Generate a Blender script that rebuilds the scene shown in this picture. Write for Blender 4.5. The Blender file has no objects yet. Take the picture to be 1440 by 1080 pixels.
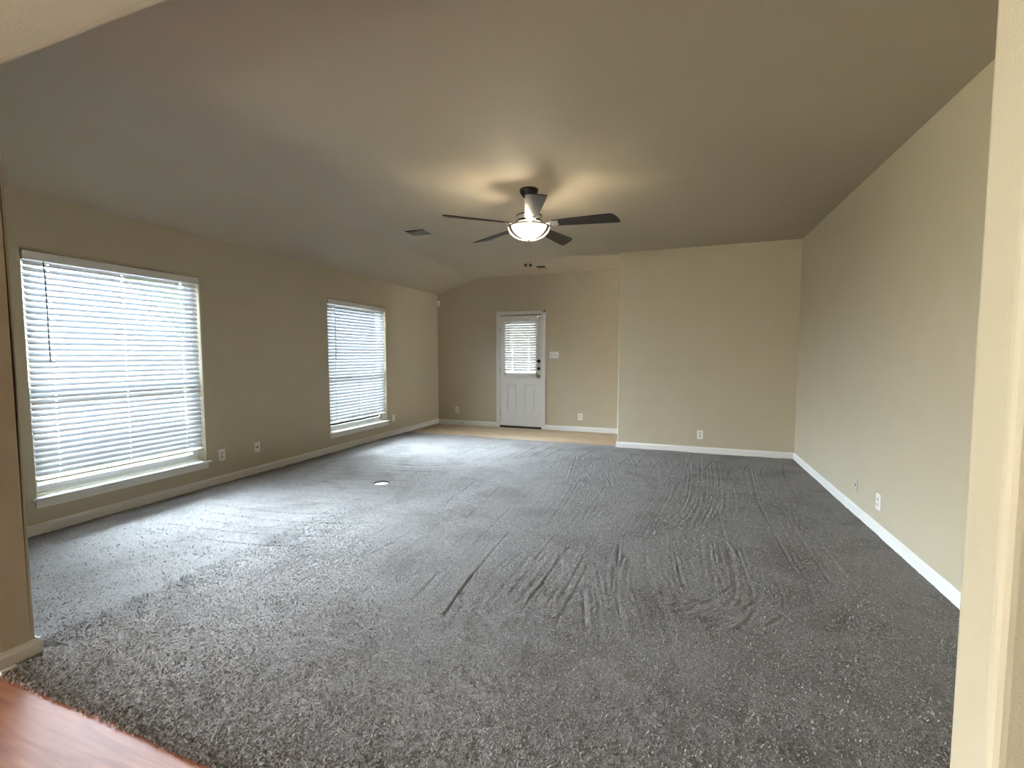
import bpy, bmesh, math, random
import numpy as np
from mathutils import Vector, Matrix
random.seed(4)
rng = np.random.default_rng(4)
scene = bpy.context.scene
COL = scene.collection

# ------------------------------------------------------------ camera
cam_d = bpy.data.cameras.new('camera')
cam_d.sensor_width = 36.0
cam_d.lens = 36.0 * 639.0 / 1440.0
cam_d.clip_start = 0.02
cam = bpy.data.objects.new('camera', cam_d)
COL.objects.link(cam)
cam.location = (0, 0, 1.33)
cam.rotation_euler = (math.radians(90 - 3.58), 0, math.radians(20.03))
scene.camera = cam

# ------------------------------------------------------------ colour management, world, sun, lamps
scene.view_settings.view_transform = 'Standard'
scene.view_settings.look = 'None'
scene.view_settings.gamma = 1
scene.view_settings.use_curve_mapping = False
scene.view_settings.exposure = 0.15

SKY = 32.0
world = bpy.data.worlds.new('sky')
scene.world = world
world.use_nodes = True
wn = world.node_tree
wn.nodes.clear()
wo = wn.nodes.new('ShaderNodeOutputWorld')
wb = wn.nodes.new('ShaderNodeBackground')
wt = wn.nodes.new('ShaderNodeTexSky')
wt.sky_type = 'HOSEK_WILKIE'
wt.turbidity = 3.0
wt.ground_albedo = 0.4
wt.sun_direction = Vector((0.7, -0.35, 0.62)).normalized()
wmix = wn.nodes.new('ShaderNodeMix')
wmix.data_type = 'RGBA'
wmix.inputs[0].default_value = 0.55
wmix.inputs[7].default_value = (0.70, 0.85, 1.0, 1)
wn.links.new(wt.outputs[0], wmix.inputs[6])
wn.links.new(wmix.outputs[2], wb.inputs[0])
wb.inputs[1].default_value = SKY
wn.links.new(wb.outputs[0], wo.inputs[0])


def light(name, kind, loc, energy, color, rot=(0, 0, 0), **kw):
    d = bpy.data.lights.new(name, kind)
    d.energy = energy
    d.color = color
    for k, v in kw.items():
        setattr(d, k, v)
    o = bpy.data.objects.new(name, d)
    o.location = loc
    o.rotation_euler = rot
    COL.objects.link(o)
    return o


sun = light('sun', 'SUN', (20, -10, 18), 75.0, (1.0, 0.93, 0.82), angle=0.009)
sun.rotation_euler = Vector((-0.72, 0.30, -0.63)).to_track_quat('-Z', 'Y').to_euler()

# ------------------------------------------------------------ dimensions (metres)
XL, XR = -4.40, 1.415          # window wall, right wall
YN, NT = 1.10, 0.127           # wall with the wide opening the camera looks through
YM, YB = 6.60, 7.85            # partition, far wall
XM = -0.80                     # free end of partition
HC, HL, HO = 2.77, 2.50, 2.50  # flat ceiling, low side of slope, kitchen ceiling
XC = -3.50                     # crease of the ceiling
OPL, OPR = -2.64, 0.5177       # sides of the opening
CZ = 0.015                     # top of carpet backing
WT = 0.17
W1, W2, WK = (1.885, 3.165), (4.895, 6.175), (-3.1, -0.3)
WZ = (0.285, 2.085)


# area lamps added outside the windows: tilted to shine between the slats of the
# two blinds, and as fill at unseen openings of the kitchen and passage
for y0, y1 in (W1, W2):
    light('daylight_boost', 'AREA', (XL - WT - 0.45, (y0 + y1) / 2, 1.75), 1120.0, (0.70, 0.83, 1.0), rot=(0, math.radians(-43), 0),
          shape='RECTANGLE', size=1.9, size_y=y1 - y0 + 1.2, spread=math.radians(88))  # added lamps, they boost the daylight of both blind windows
light('fill_kitchen', 'AREA', (XL - WT - 0.25, (WK[0] + WK[1]) / 2, 1.25), 200.0, (1.0, 0.93, 0.82), rot=(0, math.radians(-90), 0),
      shape='RECTANGLE', size=1.9, size_y=2.8)  # fill lamp added before the unseen kitchen window
light('fill_passage', 'AREA', (3.95, 7.25, 1.3), 130.0, (1.0, 0.90, 0.74), rot=(0, math.radians(38), 0),
      shape='RECTANGLE', size=1.3, size_y=1.0, spread=math.radians(66))  # added fill lamp, aimed down through an added passage opening
light('fill_kitchen', 'AREA', (-3.5, -3.95, 1.25), 190.0, (1.0, 0.93, 0.82), rot=(math.radians(90), 0, 0),
      shape='RECTANGLE', size=1.45, size_y=1.9)  # second added fill lamp, at an added opening behind the camera


# ------------------------------------------------------------ materials
def mat(name, col, rough=0.6, metal=0.0, spec=0.5, bump=None, var=None, emit=None, coat=0.0):
    m = bpy.data.materials.new(name)
    m.use_nodes = True
    nt = m.node_tree
    b = nt.nodes['Principled BSDF']
    b.inputs['Base Color'].default_value = (*col, 1)
    b.inputs['Roughness'].default_value = rough
    b.inputs['Metallic'].default_value = metal
    b.inputs['Specular IOR Level'].default_value = spec
    b.inputs['Coat Weight'].default_value = coat
    tc = nt.nodes.new('ShaderNodeTexCoord')
    if bump:
        n = nt.nodes.new('ShaderNodeTexNoise')
        n.inputs['Scale'].default_value = bump[0]
        n.inputs['Detail'].default_value = 3
        nt.links.new(tc.outputs['Object'], n.inputs['Vector'])
        bp = nt.nodes.new('ShaderNodeBump')
        bp.inputs['Strength'].default_value = bump[1]
        bp.inputs['Distance'].default_value = bump[2]
        nt.links.new(n.outputs['Fac'], bp.inputs['Height'])
        nt.links.new(bp.outputs['Normal'], b.inputs['Normal'])
    if var:
        n = nt.nodes.new('ShaderNodeTexNoise')
        n.inputs['Scale'].default_value = var[0]
        n.inputs['Detail'].default_value = 4
        nt.links.new(tc.outputs['Object'], n.inputs['Vector'])
        r = nt.nodes.new('ShaderNodeValToRGB')
        r.color_ramp.elements[0].position = 0.3
        r.color_ramp.elements[1].position = 0.7
        r.color_ramp.elements[0].color = (*[c * (1 - var[1]) for c in col], 1)
        r.color_ramp.elements[1].color = (*[min(1, c * (1 + var[1])) for c in col], 1)
        nt.links.new(n.outputs['Fac'], r.inputs['Fac'])
        nt.links.new(r.outputs['Color'], b.inputs['Base Color'])
    if emit:
        b.inputs['Emission Color'].default_value = (*emit[0], 1)
        b.inputs['Emission Strength'].default_value = emit[1]
    return m


M = {}
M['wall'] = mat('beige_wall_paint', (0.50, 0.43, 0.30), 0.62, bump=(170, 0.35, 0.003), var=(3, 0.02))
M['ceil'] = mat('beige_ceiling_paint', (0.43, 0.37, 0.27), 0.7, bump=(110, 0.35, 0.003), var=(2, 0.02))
M['trim'] = mat('white_trim_paint', (0.78, 0.755, 0.70), 0.38)
M['white'] = mat('white_plastic', (0.80, 0.78, 0.72), 0.4)
M['ivory'] = mat('ivory_plastic', (0.62, 0.57, 0.46), 0.45)
M['grey'] = mat('grey_slot_plastic', (0.25, 0.24, 0.22), 0.5)
M['dark'] = mat('dark_slot', (0.015, 0.013, 0.012), 0.6)
M['vinyl'] = mat('white_vinyl_frame', (0.80, 0.81, 0.82), 0.35)
M['bronze'] = mat('dark_bronze_metal', (0.035, 0.028, 0.022), 0.35, metal=0.6)
M['nickel'] = mat('aged_nickel', (0.42, 0.38, 0.32), 0.3, metal=1.0)
M['chrome'] = mat('brushed_nickel', (0.75, 0.75, 0.76), 0.22, metal=1.0)
M['cord'] = mat('white_cord', (0.85, 0.85, 0.83), 0.7)
M['wand'] = mat('clear_grey_wand', (0.20, 0.20, 0.21), 0.3)
M['ventdark'] = mat('duct_dark', (0.02, 0.018, 0.015), 0.8)
M['vent'] = mat('beige_vent_enamel', (0.50, 0.45, 0.36), 0.5)
M['louver'] = mat('darker_vent_louvre', (0.38, 0.35, 0.29), 0.6)  # louvres a little darker than the vent frame


def slat_mat():
    m = bpy.data.materials.new('white_slat_vinyl')
    m.use_nodes = True
    nt = m.node_tree
    b = nt.nodes['Principled BSDF']
    b.inputs['Base Color'].default_value = (0.80, 0.81, 0.83, 1)
    b.inputs['Roughness'].default_value = 0.35
    t = nt.nodes.new('ShaderNodeBsdfTranslucent')
    t.inputs[0].default_value = (0.80, 0.82, 0.90, 1)
    mx = nt.nodes.new('ShaderNodeMixShader')
    mx.inputs[0].default_value = 0.14
    nt.links.new(b.outputs[0], mx.inputs[1])
    nt.links.new(t.outputs[0], mx.inputs[2])
    nt.links.new(mx.outputs[0], nt.nodes['Material Output'].inputs[0])
    return m


M['slat'] = slat_mat()


def glass_mat():
    m = bpy.data.materials.new('window_glass')
    m.use_nodes = True
    nt = m.node_tree
    nt.nodes.remove(nt.nodes['Principled BSDF'])
    t = nt.nodes.new('ShaderNodeBsdfTransparent')
    t.inputs[0].default_value = (0.93, 0.96, 0.97, 1)
    g = nt.nodes.new('ShaderNodeBsdfGlossy')
    g.inputs['Roughness'].default_value = 0.02
    f = nt.nodes.new('ShaderNodeFresnel')
    f.inputs[0].default_value = 1.45
    mx = nt.nodes.new('ShaderNodeMixShader')
    nt.links.new(f.outputs[0], mx.inputs[0])
    nt.links.new(t.outputs[0], mx.inputs[1])
    nt.links.new(g.outputs[0], mx.inputs[2])
    nt.links.new(mx.outputs[0], nt.nodes['Material Output'].inputs[0])
    return m


M['glass'] = glass_mat()


def plank_mat(name, dark, light_, along_x, rough, pw=0.13, pl=1.2, mortar=0.0015):
    m = bpy.data.materials.new(name)
    m.use_nodes = True
    nt = m.node_tree
    b = nt.nodes['Principled BSDF']
    tc = nt.nodes.new('ShaderNodeTexCoord')
    mp = nt.nodes.new('ShaderNodeMapping')
    if not along_x:
        mp.inputs['Rotation'].default_value = (0, 0, math.pi / 2)
    nt.links.new(tc.outputs['Object'], mp.inputs[0])
    br = nt.nodes.new('ShaderNodeTexBrick')
    br.offset = 0.37
    br.inputs['Scale'].default_value = 1
    br.inputs['Brick Width'].default_value = pl
    br.inputs['Row Height'].default_value = pw
    br.inputs['Mortar Size'].default_value = mortar
    br.inputs['Color1'].default_value = (0, 0, 0, 1)
    br.inputs['Color2'].default_value = (1, 1, 1, 1)
    br.inputs['Mortar'].default_value = (0.2, 0.2, 0.2, 1)
    nt.links.new(mp.outputs[0], br.inputs['Vector'])
    mp2 = nt.nodes.new('ShaderNodeMapping')
    mp2.inputs['Scale'].default_value = (3, 34, 1)
    nt.links.new(mp.outputs[0], mp2.inputs[0])
    n = nt.nodes.new('ShaderNodeTexNoise')
    n.inputs['Scale'].default_value = 1.0
    n.inputs['Detail'].default_value = 6
    n.inputs['Distortion'].default_value = 0.6
    nt.links.new(mp2.outputs[0], n.inputs['Vector'])
    ad = nt.nodes.new('ShaderNodeMath')
    ad.operation = 'MULTIPLY_ADD'
    ad.inputs[1].default_value = 0.18
    nt.links.new(br.outputs['Color'], ad.inputs[0])
    nt.links.new(n.outputs['Fac'], ad.inputs[2])
    r = nt.nodes.new('ShaderNodeValToRGB')
    r.color_ramp.elements[0].position = 0.34
    r.color_ramp.elements[1].position = 0.82
    r.color_ramp.elements[0].color = (*dark, 1)
    r.color_ramp.elements[1].color = (*light_, 1)
    nt.links.new(ad.outputs[0], r.inputs[0])
    nt.links.new(r.outputs[0], b.inputs['Base Color'])
    b.inputs['Roughness'].default_value = rough
    b.inputs['Specular IOR Level'].default_value = 0.28
    bp = nt.nodes.new('ShaderNodeBump')
    bp.inputs['Strength'].default_value = 0.25
    bp.inputs['Distance'].default_value = 0.001
    nt.links.new(n.outputs['Fac'], bp.inputs['Height'])
    nt.links.new(bp.outputs[0], b.inputs['Normal'])
    return m


M['redwood'] = plank_mat('reddish_wood_planks', (0.17, 0.060, 0.028), (0.36, 0.15, 0.075), True, 0.55)
M['tanwood'] = plank_mat('tan_wood_planks', (0.36, 0.25, 0.14), (0.52, 0.39, 0.245), True, 0.42, pw=0.16)


def carpet_mat():
    m = bpy.data.materials.new('grey_taupe_carpet')
    m.use_nodes = True
    nt = m.node_tree
    b = nt.nodes['Principled BSDF']
    b.inputs['Roughness'].default_value = 1.0
    b.inputs['Specular IOR Level'].default_value = 0.1
    b.inputs['Sheen Weight'].default_value = 0.12
    b.inputs['Sheen Roughness'].default_value = 0.6
    tc = nt.nodes.new('ShaderNodeTexCoord')

    def noise(s, d, rgh=0.5, dist=0.0):
        n = nt.nodes.new('ShaderNodeTexNoise')
        n.inputs['Scale'].default_value = s
        n.inputs['Detail'].default_value = d
        n.inputs['Roughness'].default_value = rgh
        n.inputs['Distortion'].default_value = dist
        nt.links.new(tc.outputs['Object'], n.inputs['Vector'])
        return n
    fine = noise(150, 3, 0.65, 0.8)
    mid = noise(42, 3, 0.6, 0.5)
    big = noise(2.3, 5, 0.62, 0.4)
    # yarn speckle
    r1 = nt.nodes.new('ShaderNodeValToRGB')
    r1.color_ramp.elements[0].position = 0.34
    r1.color_ramp.elements[1].position = 0.66
    r1.color_ramp.elements[0].color = (0.112, 0.099, 0.086, 1)
    r1.color_ramp.elements[1].color = (0.345, 0.313, 0.278, 1)
    nt.links.new(fine.outputs['Fac'], r1.inputs[0])
    # soil / pile direction patches
    r2 = nt.nodes.new('ShaderNodeValToRGB')
    r2.color_ramp.elements[0].position = 0.36
    r2.color_ramp.elements[1].position = 0.52
    r2.color_ramp.elements[0].color = (0.74, 0.72, 0.70, 1)
    r2.color_ramp.elements[1].color = (1, 1, 1, 1)
    nt.links.new(big.outputs['Fac'], r2.inputs[0])
    mu = nt.nodes.new('ShaderNodeMix')
    mu.data_type = 'RGBA'
    mu.blend_type = 'MULTIPLY'
    mu.inputs[0].default_value = 1.0
    nt.links.new(r1.outputs[0], mu.inputs[6])
    nt.links.new(r2.outputs[0], mu.inputs[7])
    nt.links.new(mu.outputs[2], b.inputs['Base Color'])
    ad = nt.nodes.new('ShaderNodeMath')
    ad.operation = 'MULTIPLY_ADD'
    ad.inputs[1].default_value = 0.8
    nt.links.new(mid.outputs['Fac'], ad.inputs[0])
    nt.links.new(fine.outputs['Fac'], ad.inputs[2])
    bp = nt.nodes.new('ShaderNodeBump')
    bp.inputs['Strength'].default_value = 0.9
    bp.inputs['Distance'].default_value = 0.012
    nt.links.new(ad.outputs[0], bp.inputs['Height'])
    nt.links.new(bp.outputs[0], b.inputs['Normal'])
    return m


M['carpet'] = carpet_mat()


# ------------------------------------------------------------ helpers
def link(name, me, m, parent=None, loc=None, smooth=False, kind=None):
    if m is not None:
        me.materials.append(m)
    if smooth:
        for p in me.polygons:
            p.use_smooth = True
    o = bpy.data.objects.new(name, me)
    COL.objects.link(o)
    if loc is not None:
        o.location = loc
    if parent is not None:
        o.parent = parent
    if kind:
        o['kind'] = kind
    return o


def from_bm(name, bm, m, parent=None, loc=None, smooth=False, kind=None, recalc=True):
    if recalc:
        bmesh.ops.recalc_face_normals(bm, faces=bm.faces)
    me = bpy.data.meshes.new(name)
    bm.to_mesh(me)
    bm.free()
    return link(name, me, m, parent, loc, smooth, kind)


def box(bm, x0, x1, y0, y1, z0, z1, bev=0.0, seg=2, mtx=None):
    g = bmesh.ops.create_cube(bm, size=1)
    vs = g['verts']
    for v in vs:
        v.co = Vector(((x0 + x1) / 2 + v.co.x * (x1 - x0), (y0 + y1) / 2 + v.co.y * (y1 - y0), (z0 + z1) / 2 + v.co.z * (z1 - z0)))
    if mtx is not None:
        for v in vs:
            v.co = mtx @ v.co
    if bev > 0:
        es = list({e for v in vs for e in v.link_edges})
        bmesh.ops.bevel(bm, geom=es, offset=bev, segments=seg, affect='EDGES', profile=0.5)


def boxes(name, lst, m, parent=None, bev=0.0, kind=None, loc=None, seg=2):
    bm = bmesh.new()
    for b in lst:
        box(bm, *b, bev=bev, seg=seg)
    return from_bm(name, bm, m, parent, loc=loc, kind=kind)


def lathe(bm, prof, n=40, mtx=Matrix.Identity(4)):
    rings = []
    for r, z in prof:
        if r < 1e-6:
            rings.append([bm.verts.new(mtx @ Vector((0, 0, z)))])
        else:
            rings.append([bm.verts.new(mtx @ Vector((r * math.cos(2 * math.pi * i / n), r * math.sin(2 * math.pi * i / n), z))) for i in range(n)])
    for a, b in zip(rings, rings[1:]):
        for i in range(n):
            j = (i + 1) % n
            if len(a) == 1 and len(b) == 1:
                continue
            if len(a) == 1:
                bm.faces.new((a[0], b[i], b[j]))
            elif len(b) == 1:
                bm.faces.new((a[i], a[j], b[0]))
            else:
                bm.faces.new((a[i], a[j], b[j], b[i]))


def tube(bm, pts, r, n=8):
    pts = [Vector(p) for p in pts]
    rings = []
    for i, p in enumerate(pts):
        d = (pts[min(i + 1, len(pts) - 1)] - pts[max(i - 1, 0)]).normalized()
        a = d.orthogonal().normalized() if i == 0 else (prev - d * prev.dot(d)).normalized()
        prev = a
        c = d.cross(a)
        rings.append([bm.verts.new(p + (a * math.cos(2 * math.pi * k / n) + c * math.sin(2 * math.pi * k / n)) * r) for k in range(n)])
    for a, b in zip(rings, rings[1:]):
        for k in range(n):
            bm.faces.new((a[k], a[(k + 1) % n], b[(k + 1) % n], b[k]))
    bm.faces.new(rings[0][::-1])
    bm.faces.new(rings[-1])


def empty(name, loc, rot=(0, 0, 0)):
    o = bpy.data.objects.new(name, None)
    o.location = loc
    o.rotation_euler = rot
    COL.objects.link(o)
    return o


def tag(o, label, cat, group=None):
    o['label'] = label
    o['category'] = cat
    if group:
        o['group'] = group
    return o


def wall_mesh(name, us, vs, holes, t, frame, m, bev=0.02, kind='structure'):
    """A solid wall in (u, v) with rectangular holes; frame maps (u, v, depth) to the room.
    Edges round every hole are rounded like bullnose corners."""
    us = sorted(set(us) | {h[0] for h in holes} | {h[1] for h in holes})
    vs = sorted(set(vs) | {h[2] for h in holes} | {h[3] for h in holes})
    us = [round(u, 5) for u in us]
    vs = [round(v, 5) for v in vs]
    bm = bmesh.new()
    V = {}

    def vert(i, j, k):
        if (i, j, k) not in V:
            V[(i, j, k)] = bm.verts.new(frame(us[i], vs[j], t * k))
        return V[(i, j, k)]

    def solid(i, j):
        if i < 0 or j < 0 or i >= len(us) - 1 or j >= len(vs) - 1:
            return None
        cu, cv = (us[i] + us[i + 1]) / 2, (vs[j] + vs[j + 1]) / 2
        return not any(h[0] < cu < h[1] and h[2] < cv < h[3] for h in holes)
    rim = set()
    for i in range(len(us) - 1):
        for j in range(len(vs) - 1):
            if not solid(i, j):
                continue
            for k in (0, 1):
                bm.faces.new([vert(i, j, k), vert(i + 1, j, k), vert(i + 1, j + 1, k), vert(i, j + 1, k)])
            for (di, dj, a, b) in ((-1, 0, (i, j), (i, j + 1)), (1, 0, (i + 1, j), (i + 1, j + 1)), (0, -1, (i, j), (i + 1, j)), (0, 1, (i, j + 1), (i + 1, j + 1))):
                s = solid(i + di, j + dj)
                if not s:
                    bm.faces.new([vert(*a, 0), vert(*b, 0), vert(*b, 1), vert(*a, 1)])
                    if s is False:
                        for k in (0, 1):
                            rim.add((a, b, k))
    if bev:
        es = [bm.edges.get((V[(*a, k)], V[(*b, k)])) for a, b, k in rim]
        bmesh.ops.bevel(bm, geom=[e for e in es if e], offset=bev, segments=4, affect='EDGES', profile=0.5)
    return from_bm(name, bm, m, kind=kind)


# ------------------------------------------------------------ shell
left = lambda u, v, d: Vector((XL - d, u, v))
wall_mesh('wall_left', [-3.6, 8.0], [-0.05, HL + 0.05],
          [(W1[0], W1[1], WZ[0] - 0.02, WZ[1]), (W2[0], W2[1], WZ[0] - 0.02, WZ[1]), (WK[0], WK[1], 0.30, 2.1)], WT, left, M['wall'])
DX0, DX1, DZ1 = -3.110, -2.285, 2.05
wall_mesh('wall_far', [XL - WT, 3.6], [-0.05, HC + 0.05], [(DX0, DX1, -0.05, DZ1)], 0.15,
          lambda u, v, d: Vector((u, YB + d, v)), M['wall'], bev=0)
wall_mesh('wall_near', [XL, 3.6], [-0.05, HC + 0.05], [(OPL, OPR, -0.05, HO)], NT,
          lambda u, v, d: Vector((u, YN - d, v)), M['wall'], bev=0.02)
# partition with a bullnose free end
bm = bmesh.new()
box(bm, XM, 3.6, YM, YM + 0.12, -0.05, HC + 0.05)
es = [e for e in bm.edges if all(abs(v.co.x - XM) < 1e-4 for v in e.verts) and abs(e.verts[0].co.z - e.verts[1].co.z) > 1]
bmesh.ops.bevel(bm, geom=es, offset=0.02, segments=5, affect='EDGES', profile=0.5)
from_bm('wall_partition', bm, M['wall'], kind='structure')
boxes('wall_right', [(XR, XR + 0.12, YN, YM, -0.05, HC + 0.05)], M['wall'], kind='structure')
boxes('wall_passage', [(3.6, 3.72, YM, 6.8, -0.05, HC + 0.05), (3.6, 3.72, 7.7, YB + 0.15, -0.05, HC + 0.05), (3.6, 3.72, 6.8, 7.7, -0.05, 0.3), (3.6, 3.72, 6.8, 7.7, 1.6, HC + 0.05)], M['wall'], kind='structure')  # unseen end wall, its opening added for the passage fill lamp
boxes('wall_kitchen', [(3.0, 3.12, -3.6, YN - NT, -0.05, HO + 0.05), (XL - WT, -4.3, -3.72, -3.6, -0.05, HO + 0.05), (-2.8, 3.12, -3.72, -3.6, -0.05, HO + 0.05), (-4.3, -2.8, -3.72, -3.6, -0.05, 0.3), (-4.3, -2.8, -3.72, -3.6, 2.1, HO + 0.05)], mat('darkened_unseen_wall', (0.16, 0.12, 0.08), 0.6), kind='structure')  # unseen walls darkened to cut bounced light, opening added for a fill lamp


def prism_y(name, pts, y0, y1, m, kind='structure'):
    bm = bmesh.new()
    a = [bm.verts.new((x, y0, z)) for x, z in pts]
    b = [bm.verts.new((x, y1, z)) for x, z in pts]
    bm.faces.new(a)
    bm.faces.new(b[::-1])
    for i in range(len(pts)):
        j = (i + 1) % len(pts)
        bm.faces.new((a[i], b[i], b[j], a[j]))
    return from_bm(name, bm, m, kind=kind)


# ceiling: a short slope along the window wall, then flat, with a softened crease
sl = (HC - HL) / (XC - XL)
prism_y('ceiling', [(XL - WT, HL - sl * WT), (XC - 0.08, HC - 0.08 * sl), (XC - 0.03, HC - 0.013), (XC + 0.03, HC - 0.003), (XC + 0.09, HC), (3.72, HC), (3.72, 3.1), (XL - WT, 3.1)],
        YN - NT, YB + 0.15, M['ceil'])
boxes('ceiling_kitchen', [(XL - WT, 3.12, -3.72, YN - NT, HO - 0.002, 3.1), (OPL, OPR, YN - NT, YN - 0.03, HO - 0.002, HO + 0.04)], M['ceil'], kind='structure')
# gable roof over the house, it shades part of the fence
M['shingle'] = mat('roof_shingle', (0.16, 0.13, 0.11), 0.9)
prism_y('roof', [(XL - 0.7, 3.02), (4.4, 3.02), (4.4, 3.15), (0.0, 4.4), (XL - 0.7, 3.15)], -4.2, 8.2, M['shingle'])

# hard floors
boxes('floor_kitchen', [(XL, 3.0, -3.6, 1.22, -0.05, 0.0)], M['redwood'], kind='structure')
boxes('floor_passage', [(XL, 3.6, 6.5, YB + 0.15, -0.05, 0.0)], M['tanwood'], kind='structure')
boxes('floor', [(XL, XR, 1.22, 6.5, -0.10, -0.03)], mat('concrete_slab', (0.3, 0.29, 0.27), 0.9), kind='structure')

# carpet: displaced grid with brushed grooves, a hole for the floor box
HOLE = (-2.855, 3.885, 0.078)


def near_edge(x):
    return 0.985 + 0.03 * np.clip((-2.2 - x) / 0.45, 0, 2) + 0.006 * np.sin(x * 9.0) - 0.012 * np.clip((x + 1.9) / 1.0, 0, 1)


def far_edge(x):
    return np.where(x < XM - 0.05, 6.675 + 0.05 * np.clip((-2.4 - x) / 2.0, 0, 1), 6.61)


def smooth_noise(X, Y, scale, seed):
    r = np.random.default_rng(seed)
    g = r.random((64, 64))
    u, v = X * scale + 20.37, Y * scale + 11.91
    iu, iv = np.floor(u).astype(int), np.floor(v).astype(int)
    fu, fv = u - iu, v - iv
    fu, fv = fu * fu * (3 - 2 * fu), fv * fv * (3 - 2 * fv)
    G = lambda a, b: g[a % 64, b % 64]
    return (G(iu, iv) * (1 - fu) + G(iu + 1, iv) * fu) * (1 - fv) + (G(iu, iv + 1) * (1 - fu) + G(iu + 1, iv + 1) * fu) * fv - 0.5


nx, ny = 900, 900
gx = np.linspace(XL + 0.001, XR - 0.001, nx)
tt = np.linspace(0, 1, ny) ** 1.12
GX, TT = np.meshgrid(gx, tt)
gyc = 0.985 + (6.675 - 0.985) * tt
GY = near_edge(GX) + (far_edge(GX) - near_edge(GX)) * TT
Z = 0.006 * smooth_noise(GX, GY, 2.0, 1) + 0.006 * smooth_noise(GX, GY, 6.5, 2) + 0.004 * smooth_noise(GX, GY, 28, 3) + 0.0015 * smooth_noise(GX, GY, 61, 5)


GR, RI = np.zeros_like(Z), np.zeros_like(Z)


def groove(pts, width, depth):
    """a thin arc raked through the pile, a ridge along its side"""
    pts = np.array(pts)
    if len(pts) == 3:      # smooth the bend
        t = np.linspace(0, 1, 7)[:, None]
        c = 2 * pts[1] - 0.5 * (pts[0] + pts[2])
        pts = (1 - t) ** 2 * pts[0] + 2 * t * (1 - t) * c + t * t * pts[2]
    lo, hi = pts.min(0) - 0.1, pts.max(0) + 0.1
    i0, i1 = np.searchsorted(gx, (lo[0], hi[0]))
    j0, j1 = np.searchsorted(gyc, (lo[1], hi[1]))
    if i1 <= i0 or j1 <= j0:
        return
    xs, ys = GX[j0:j1, i0:i1], GY[j0:j1, i0:i1]
    best = np.full(xs.shape, 9.0)
    side = np.zeros(xs.shape)
    for p, q in zip(pts[:-1], pts[1:]):
        d = q - p
        l2 = max((d ** 2).sum(), 1e-9)
        u = np.clip(((xs - p[0]) * d[0] + (ys - p[1]) * d[1]) / l2, 0, 1)
        ex, ey = xs - p[0] - u * d[0], ys - p[1] - u * d[1]
        r = np.hypot(ex, ey)
        sg = np.sign(d[0] * ey - d[1] * ex)
        side = np.where(r < best, sg, side)
        best = np.minimum(best, r)
    v = best * side
    GR[j0:j1, i0:i1] = np.maximum(GR[j0:j1, i0:i1], depth * np.exp(-(v / width) ** 2))
    RI[j0:j1, i0:i1] = np.maximum(RI[j0:j1, i0:i1], 0.5 * depth * np.exp(-((v - 2.0 * width) / width) ** 2))


STROKES = [[(-1.318, 2.041), (-1.333, 2.395)], [(-0.728, 2.164), (-0.712, 2.466), (-0.693, 2.896)], [(-0.461, 2.418), (-0.379, 2.076)], [(-0.303, 2.509), (-0.223, 2.158)], [(-0.904, 5.637), (-0.577, 4.534)], [(0.303, 6.252), (0.206, 4.612), (0.032, 3.698)], [(-2.301, 2.126), (-2.315, 2.684)], [(-2.557, 2.369), (-2.651, 3.043)], [(-1.086, 1.977), (-1.129, 2.429)], [(-0.845, 2.278), (-0.822, 2.709)], [(-0.922, 3.351), (-0.998, 4.991)], [(-0.763, 3.376), (-0.737, 4.268)], [(-1.311, 2.823), (-1.335, 3.602)], [(-1.911, 3.392), (-1.972, 4.253)], [(-0.279, 5.865), (-0.112, 4.931)], [(-0.592, 5.751), (-0.373, 4.835)], [(-1.883, 2.462), (-1.827, 3.054)], [(-2.048, 2.016), (-2.057, 2.499)], [(-0.154, 2.784), (-0.056, 2.41)], [(-0.358, 3.171), (-0.313, 2.649)], [(0.307, 6.229), (0.259, 4.912), (0.085, 3.999), (-0.064, 3.502)], [(0.167, 6.044), (0.125, 4.619), (-0.003, 3.853)], [(0.418, 5.884), (0.345, 4.623), (0.194, 3.667)], [(0.421, 4.971), (0.377, 4.289), (0.245, 3.734)], [(0.708, 4.682), (0.7, 3.542), (0.712, 3.091)], [(0.824, 5.914), (0.706, 4.541)], [(-0.138, 2.811), (-0.047, 2.42)], [(0.358, 3.417), (0.356, 2.991), (0.313, 2.646)], [(0.408, 3.356), (0.419, 2.734)], [(-0.305, 2.984), (-0.299, 2.578), (-0.215, 2.151)], [(-0.473, 2.461), (-0.388, 2.088)], [(-0.422, 2.533), (-0.359, 2.307)], [(-0.175, 2.307), (0.12, 2.504), (0.324, 2.805)], [(0.146, 2.362), (0.314, 2.508), (0.45, 2.72)], [(-0.831, 2.528), (-0.791, 2.843)], [(-0.722, 2.197), (-0.68, 2.959)], [(0.002, 3.208), (0.055, 2.707)], [(0.26, 3.464), (0.252, 2.953)], [(-0.1, 5.947), (0.033, 5.007)], [(-1.047, 5.232), (-0.767, 4.538)], [(-0.86, 5.944), (-0.583, 4.521)], [(-1.053, 6.02), (-0.749, 4.502)], [(-1.224, 5.811), (-1.042, 4.615)], [(-0.624, 6.177), (-0.362, 5.054)], [(-0.199, 4.211), (-0.281, 3.543)], [(-0.522, 4.383), (-0.634, 3.365)], [(-0.69, 4.482), (-0.75, 3.581)], [(-0.107, 3.815), (-0.156, 3.4)], [(1.175, 4.397), (1.049, 3.795)], [(-1.117, 4.166), (-1.097, 3.455)], [(-0.065, 2.285), (0.282, 2.496), (0.408, 2.656)], [(0.767, 2.548), (0.864, 2.686)]]
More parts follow.
